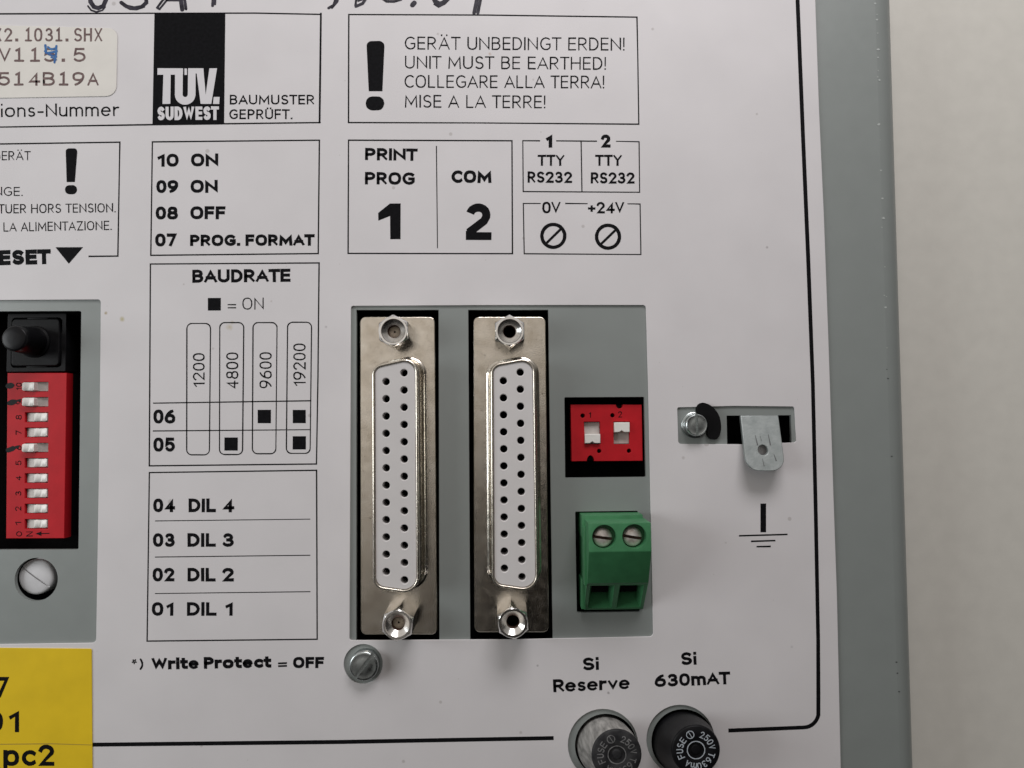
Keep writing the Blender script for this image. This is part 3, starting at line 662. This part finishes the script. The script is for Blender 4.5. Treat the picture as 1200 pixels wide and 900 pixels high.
def ten_way():
    zt = -.15; w = lambda p: W2(p, zt)
    yc = [453.2+17.87*k for k in range(10)]; on = {9: 1, 8: 1, 5: 1}      # numbers 10, 9 and 6 stand to the left
    vals = [10-k for k in range(10)]
    slots = [w([(29.5-.1*k*.35, y-5.6), (56.5-.1*k*.3, y-5.6), (56.3-.1*k*.3, y+5.6), (29.3-.1*k*.35, y+5.6)]) for k, y in enumerate(yc)]
    bd = w([(8.7, 437.2), (78, 437), (75.4, 630.8), (7, 631)])
    b = MB(); b.mesh(plate_mesh(bd, slots, -.34, zt, bev=.008), 0)
    b.mesh(plate_mesh(inset(bd, -.004), [], -.62, -.342), 1)  # lower body of the red switch in black, painted as recess shade
    d = b.build('dip_switch', [m_red, m_black], unit); part(d, 'red ten way DIP switch with ink marks')
    for k, y in enumerate(yc):
        left = vals[k] in (10, 9, 6)
        x0 = 29.8-.1*k*.35; x1 = 56.3-.1*k*.3
        p0 = P(x0, y+5.3, zt); p1 = P(x1, y-5.3, zt); s = MB()
        s.box((p0.x+.006, p0.y, zt-.15), (p1.x-.004, p1.y, zt-.045), 0, 1)
        wd = p1.x-p0.x
        xa, xe = (p0.x+.002, p0.x+wd*.53) if left else (p0.x+wd*.40, p1.x-.012)
        top = zt+(.10 if left else .02)
        # knob: arched front, slightly hollow crown
        n = 8; rings = []
        for j in range(n+1):
            t = j/n; x = xa+(xe-xa)*t; zz = top-.030*(1-4*(t-.5)**2)
            e = .010 if j in (0, n) else 0
            rings.append([(x, p0.y+.006+e, zt-.08), (x, p0.y+.004+e, zz-.012-e), (x, p0.y+.014+e, zz-e), (x, p1.y-.014-e, zz-e), (x, p1.y-.004-e, zz-.012-e), (x, p1.y-.006-e, zt-.08)])
        s.loft(rings, 0, True, True)
        # ramp between knob and far end of the slot
        if left: s.face([(xe-.004, p0.y+.006, zt-.02), (p1.x-.01, p0.y+.006, zt-.044), (p1.x-.01, p1.y-.006, zt-.044), (xe-.004, p1.y-.006, zt-.02)], 1)
        else: s.face([(p0.x+.01, p0.y+.006, zt-.044), (xa+.004, p0.y+.006, zt-.01), (xa+.004, p1.y-.006, zt-.01), (p0.x+.01, p1.y-.006, zt-.044)], 1)
        s.build('slider', [m_white, m_slot], d, smooth=50)
    tx = []
    for k, y in enumerate(yc):
        v = str(vals[k]); hw_ = 4.6 if len(v) == 2 else 2.7
        tx += text_polys(v, 25.6-.05*k*2, y+hw_, 25.6-.05*k*2, y-hw_, 7.0, .95)
    tx += text_polys('O', 24.6, 628.6, 24.6, 622.6, 6.2, .9)[:0]
    tx += [ribbon([(22.3+3*math.cos(2*PI*i/16), 625.6+2.5*math.sin(2*PI*i/16)) for i in range(16)], .95, True)]
    tx += lines((.95, [(31, 628), (38, 623.6)]), (.95, [(31, 623.4), (38, 623.2)]), (.95, [(31, 628.2), (38, 628)]))
    tx += [[[Vector(p) for p in ((41.5, 625.4), (48.5, 622.8), (48.5, 628))]]]+lines((.95, [(48, 625.4), (57.5, 625)]))
    ink('lettering', tx, m_ink, d, top=zt, z=.001)
    blob = []
    for cx, cy, rx, ry, a in ((11.6, 452, 5.2, 3.5, -.15), (14, 471.5, 6.0, 3.3, -.25)):
        blob.append([[Vector((cx+rx*math.cos(q)*math.cos(a)-ry*math.sin(q)*math.sin(a), cy+rx*math.cos(q)*math.sin(a)+ry*math.sin(q)*math.cos(a))) for q in [2*PI*i/18 for i in range(18)]]])
    blob += lines((5.6, [(9.5, 527.6), (15, 525.4)]), (3.2, [(16, 525), (21, 523.4)]), (2.4, [(19, 470), (24, 468.6)]), cap='round')
    ink('ink_mark', blob, m_blackpl, d, top=zt, z=.0026)
ten_way()

# ------------------------------------------------------------------ reset button beside the ten way switch
zb = -.22
b = MB()
sqo = W2([(9, 367.6), (78, 367), (76.8, 435.2), (7.4, 436)], zb)
b.mesh(plate_mesh(rpoly(sqo, .02), [rpoly(inset(sqo, -.075), .06)], zb-.4, zb, bev=.008))
b.mesh(plate_mesh(rpoly(inset(sqo, -.092), .07), [], zb-.4, zb+.03, bev=.02))
for k in range(4):                             # catches joining rim and centre
    a0 = sqo[k].lerp(sqo[(k+1) % 4], .5); c0 = (sqo[0]+sqo[2])/2; v = (c0-a0).normalized()
    q = a0+v*.085
    b.box((q.x-.05-.12*abs(v.y), q.y-.05-.12*abs(v.x), zb-.2), (q.x+.05+.12*abs(v.y), q.y+.05+.12*abs(v.x), zb-.012), .008)
rb = b.build('reset_button', [m_blackpl], unit)
ba = P(40, 400.5, zb+.03); tp = P(16.2, 396.5, .50)
sh = lambda t: ((tp.x-ba.x)*t, (tp.y-ba.y)*t)
b = MB(); b.lathe((ba.x, ba.y), [(.27, zb+.02, *sh(0)), (.265, zb+.06, *sh(.05)), (.235, zb+.075, *sh(.07)), (.215, .30, *sh(.72)), (.205, .46, *sh(.94)), (.192, .488, *sh(.98)), (.17, .497, *sh(1)), (.09, .503, *sh(1)), (.01, .505, *sh(1))], 48)
b.build('plunger', [m_gloss], rb, smooth=50)

# ------------------------------------------------------------------ screws
def slotted(name, c, r, z0, z1, ang, m, parent, sw=.05, sd=.05, dome=.02, washer=None, lip=True, dark=None):
    b = MB()
    if washer: b.lathe(c, [(washer, z0), (washer, z0+.035), (washer-.012, z0+.045), (r*.6, z0+.045)], 48); 
    prof = [(r, z0), (r, z1-.03), (r*.96, z1-.010), (r*.88, z1)]
    prof += [(r*.8, z1-.004 if lip else z1+.3*dome), (r*.5, z1+dome*.7), (r*.02, z1+dome)]
    b.lathe(c, prof, 56); b.bm.faces.ensure_lookup_table()
    bmesh.ops.holes_fill(b.bm, edges=b.bm.edges[:])
    o = b.build(name, [m, dark or m], parent, smooth=35)
    k = MB(); k.box((c[0]-r*1.3, c[1]-sw/2, z1-sd), (c[0]+r*1.3, c[1]+sw/2, z1+.2), mi=0)
    ko = k.build('cutter', [dark or m], None)
    ko.data.transform(Matrix.Translation((c[0], c[1], 0)) @ Matrix.Rotation(ang, 4, 'Z') @ Matrix.Translation((-c[0], -c[1], 0)))
    cut(o, [ko]); return o
c = P(426, 781, .16); s_ = slotted('screw', (c.x, c.y), .235, -.03, .16, math.radians(52), m_zinc, unit, sw=.055, sd=.07, dome=.012)
c = P(816.5, 498, .14); slotted('screw', (c.x, c.y), .185, -.03, .15, math.radians(91), m_zinc, unit, sw=.042, sd=.06, dome=.006, washer=.215)
c = P(43.2, 675.8, -.16); o = slotted('plastic_screw', (c.x, c.y), .288, -.5, -.13, math.radians(-36), m_nylon, unit, sw=.028, sd=.012, dome=.02, lip=False)

# ------------------------------------------------------------------ earth tab and its slot
path = [(831.5, 482), (836, 486.5), (840.5, 493.5), (841.8, 503), (839.6, 510.2)]
b = MB(); 
ol = ribbon([Vector(p) for p in (lambda q: q)(path)], 9)
def thick(pth, w):
    L, R = [], []
    rb_ = ribbon(pth, w, cap='butt')
    L = [q[0] for q in rb_]+[rb_[-1][1]]; R = [q[3] for q in rb_]+[rb_[-1][2]]
    def capf(cn, a0, sgn): return [Vector((cn[0]+w/2*math.cos(a0+sgn*PI*i/8), cn[1]+w/2*math.sin(a0+sgn*PI*i/8))) for i in range(1, 8)]
    d1 = Vector(pth[-1])-Vector(pth[-2]); a1 = math.atan2(L[-1].y-pth[-1][1], L[-1].x-pth[-1][0])
    a0 = math.atan2(R[0].y-pth[0][1], R[0].x-pth[0][0])
    return L+capf(pth[-1], a1, -1)+R[::-1]+capf(pth[0], a0, -1)
def smooth_path(pth, n=4):
    out = []
    for i in range(len(pth)-1):
        p0 = pth[max(0, i-1)]; p1 = pth[i]; p2 = pth[i+1]; p3 = pth[min(len(pth)-1, i+2)]
        for j in range(n):
            t = j/n; out.append(tuple(.5*((2*p1[k])+(-p0[k]+p2[k])*t+(2*p0[k]-5*p1[k]+4*p2[k]-p3[k])*t*t+(-p0[k]+3*p1[k]-3*p2[k]+p3[k])*t**3) for k in (0, 1)))
    return out+[pth[-1]]
wedge = thick(smooth_path([(824, 479.5), (829.5, 482), (834.5, 487.5), (837, 494), (837.6, 502), (836.4, 507.5)]), 15.5)
bl_ = plate('black_patch', W2(wedge, .05), [], -.03, .05, m_black, unit, bev=.012)  # raised curved black patch beside the screw
def tab():
    zt = .30; y0 = P(890, 486.8, ZP).y; ya = P(896, 552, zt).y
    xl0, xr0 = P(868.5, 490, 0).x, P(912, 490, 0).x; xl1, xr1 = P(872.5, 530, zt*.7).x, P(919, 530, zt*.7).x
    xl, xr_ = (xl0+xl1)/2, (xr0+xr1)/2; xm = (xl+xr_)/2; hw_ = (xr_-xl)/2
    sh_ = (xl1-xl0)                             # slight sideways set of the tab
    out = rpoly([(xm-hw_, y0), (xm-hw_, ya), (xm+hw_, ya), (xm+hw_, y0)], [0, .22, .22, 0], 8)
    hc = P(896, 527.5, .20)
    me = plate_mesh(out, [circ(hc.x-.01, hc.y, .083, 24)], -.04, .04, bev=.012)
    for v in me.vertices:
        t = (y0-v.co.y)/(y0-ya); v.co.z += ZP-.032+(zt-ZP-.005)*t; v.co.x += sh_*(t-.4)
    b = MB(); b.mesh(me)
    o = b.build('earth_tab', [m_tab], unit, smooth=50)
    # scratches pressed by the plug
    sc = MB()
    for (xa, ya_, xe, ye, wd) in ((886, 510, 889, 522, .8), (901.5, 509, 904, 522, .8), (905, 532, 908.5, 540, .8), (891, 537, 893.5, 546, .5), (892, 511, 894, 517, .4)):
        a = P(xa, ya_, .14); e = P(xe, ye, .2); dx = wd*PX()
        za = lambda p: ZP-.032+(zt-ZP-.005)*(y0-p.y)/(y0-ya)+.0425
        sc.face([(a.x-dx*.4, a.y, za(a)), (a.x+dx*.4, a.y, za(a)), (e.x+dx, e.y, za(e)), (e.x-dx, e.y, za(e))])
    sc.build('plug_scratches', [m_scr], o, smooth=0)
tab()

# ------------------------------------------------------------------ green terminal block
def terminal():
    zt = .78
    xl = P(690, 640, zt).x; xr_ = P(763.5, 640, zt).x
    yA = P(720, 612.8, zt-.02).y; yB = P(725, 646.5, zt).y; yC = P(725, 683.5, .50).y; yD = P(720, 686.5, .46).y; yE = P(715, 714.5, 0.0).y
    prof = [(yA, -.6), (yA, zt-.02), (yB, zt), (yC, .50), (yC-.012, .47), (yD+.03, .45), (yE, .0), (yE, -.6)]
    b = MB(); b.loft([[(x, y, z) for y, z in prof] for x in (xl, xr_)], 0, True, True)
    bmesh.ops.bevel(b.bm, geom=b.bm.edges[:], offset=.011, segments=2, affect='EDGES', profile=.6)
    o = b.build('terminal_block', [m_green, m_black], unit, smooth=30)
    part(o, 'green two pole screw terminal')
    cs = []; cen = [P(708.3, 629.5, zt), P(743.6, 628.8, zt)]
    for c in cen:
        k = MB(); k.lathe((c.x, c.y), [(.188, zt-.22), (.188, zt+.3)], 40); bmesh.ops.holes_fill(k.bm, edges=k.bm.edges[:]); cs.append(k.build('cutter', [m_green], None))
    # wire entries in the sloping lower face
    nrm = Vector((0, yE-(yD+.03), -.45)).normalized()
    for xa, xe in ((xl+.055, (xl+xr_)/2-.04), ((xl+xr_)/2+.04, xr_-.055)):
        k = MB()
        def quad(s, dpt, g): 
            y0_, z0_ = yD-.005, .425; y1_, z1_ = yE+.045, .03
            off = Vector((0, -(.45), (yE-(yD+.03)))).normalized()        # into the block
            if off.y < 0: off = -off
            off = Vector((0, abs(.45), -abs(yE-yD-.03))).normalized()
            i0 = Vector((0, y0_, z0_))+off*dpt; i1 = Vector((0, y1_, z1_))+off*dpt
            q = g*.05
            return [(xa+q, i0.y-q*.4, i0.z), (xe-q, i0.y-q*.4, i0.z), (xe-q, i1.y+q*.8, i1.z), (xa+q, i1.y+q*.8, i1.z)]
        k.loft([quad(0, -.2, 0), quad(0, 0, 0), quad(0, .12, 1), quad(0, .45, 1)], 0, True, True)
        cs.append(k.build('cutter', [m_green], None))
    cut(o, cs)
    # side rails and rear body
    b = MB(); xs = xl-.035
    b.box((xs, P(700, 683, .2).y, -.4), (xl+.02, P(700, 616, .3).y, .42), .01)
    b.box((xs-.02, P(690, 712, 0).y, -.3), (xl+.02, P(690, 680, .2).y, .10), .012)
    b.box((xl-.05, yA-.3, -.5), (xr_-.03, yA+.06, .28), .012)
    b.build('side_rail', [m_green], o)
    for c, a in zip(cen, (-8, -10)):
        z = zt-.13
        sc = slotted('terminal_screw', (c.x-.008, c.y-.026), .150, z-.1, z, math.radians(a), m_brass, o, sw=.045, sd=.045, dome=.028, lip=False, dark=m_dark_slot)
    # metal clamps deep in the wire entries
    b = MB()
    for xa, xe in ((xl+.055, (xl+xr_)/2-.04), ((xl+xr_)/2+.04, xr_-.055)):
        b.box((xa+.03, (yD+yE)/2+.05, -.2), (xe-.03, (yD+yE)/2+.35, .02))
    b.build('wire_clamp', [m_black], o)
terminal()

# ------------------------------------------------------------------ fuse caps
def fuse(hx, hy, hr, tx, ty, tr, zt, m_side, m_end, m_txt, label):
    ca_ = P(hx, hy, ZP); ct = P(tx, ty, zt); r0 = hr*PX(0); r1 = tr*PX(zt)
    s = lambda t: ((ct.x-ca_.x)*t, (ct.y-ca_.y)*t)
    b = MB()
    b.lathe((ca_.x, ca_.y), [(r0*1.0, -.7, *s(-.7)), (r0, -.10, *s(-.1)), (r0*.99, .03, *s(0)), (r0*.95, zt*.3, *s(.3)), (r1+(r0-r1)*.35, zt*.65, *s(.65)), (r1*1.03, zt-.035, *s(.97))], 64, 0, cap=False)
    b.lathe((ca_.x, ca_.y), [(r1*1.03, zt-.035, *s(.97)), (r1*1.0, zt-.012, *s(.99)), (r1*.95, zt, *s(1)), (r1*.40, zt, *s(1)), (r1*.37, zt-.006, *s(1)), (r1*.35, zt-.03, *s(1)), (r1*.20, zt-.03, *s(1)), (r1*.17, zt-.012, *s(1)), (r1*.02, zt-.008, *s(1))], 64, 1)
    o = b.build('fuse_cap', [m_side, m_end], unit, smooth=45); part(o, label)
    st_ = []
    def ring_text(sx_, a0, step, rr, h):
        for k, ch in enumerate(sx_):
            if ch == ' ': continue
            a = math.radians(a0+step*k+(4 if ch == 'A' else 0)); wch = h*(.92 if ch == 'm' else .62)
            u = Vector((-math.sin(a), math.cos(a)))      # clockwise tangent in pixel space (y down)
            upv = Vector((math.cos(a), math.sin(a)))
            base = Vector((tx, ty))+upv*rr-u*wch/2
            gw = max(G[ch][0], .2); sxx = (wch-1.1)/(gw*h)
            for g in glyph(ch, 0, sxx, h, 1.15): st_.append([[base+u*v.x+upv*v.y for v in pl] for pl in g])
    h = tr*.29; rr = tr*.55
    ring_text('FUSE', 156, 20, rr, h); ring_text('250V', -68, 19, rr, h); ring_text('T630mA', 112, -19.5, rr, h) if False else ring_text('T630mA', 18, 20, rr, h)
    a = math.radians(249)
    for q in (1,):
        cx, cy = tx+math.cos(a)*tr*.70, ty+math.sin(a)*tr*.70
        st_.append(ribbon([(cx+tr*.16*math.cos(2*PI*i/20), cy+tr*.16*math.sin(2*PI*i/20)) for i in range(20)], 1.0, True)); st_.append(ribbon([(cx-2, cy-3), (cx+2, cy+3)], .9))
    st_.append(ribbon([(tx+tr*.375*math.cos(2*PI*i/32), ty+tr*.375*math.sin(2*PI*i/32)) for i in range(32)], 1.1, True))
    ink('lettering', st_, m_txt, o, top=zt, z=.0015)
fuse(711, 875, 33.2, 723, 884.6, 28.0, .72, m_dust, m_dust2, m_etch2, 'grey dusty worn fuse cap')
fuse(801, 870, 35.0, 815.7, 879, 27.4, .80, m_blackpl, m_blackpl, m_etch, 'black fuse cap with white lettering')

S.cycles.samples = 64
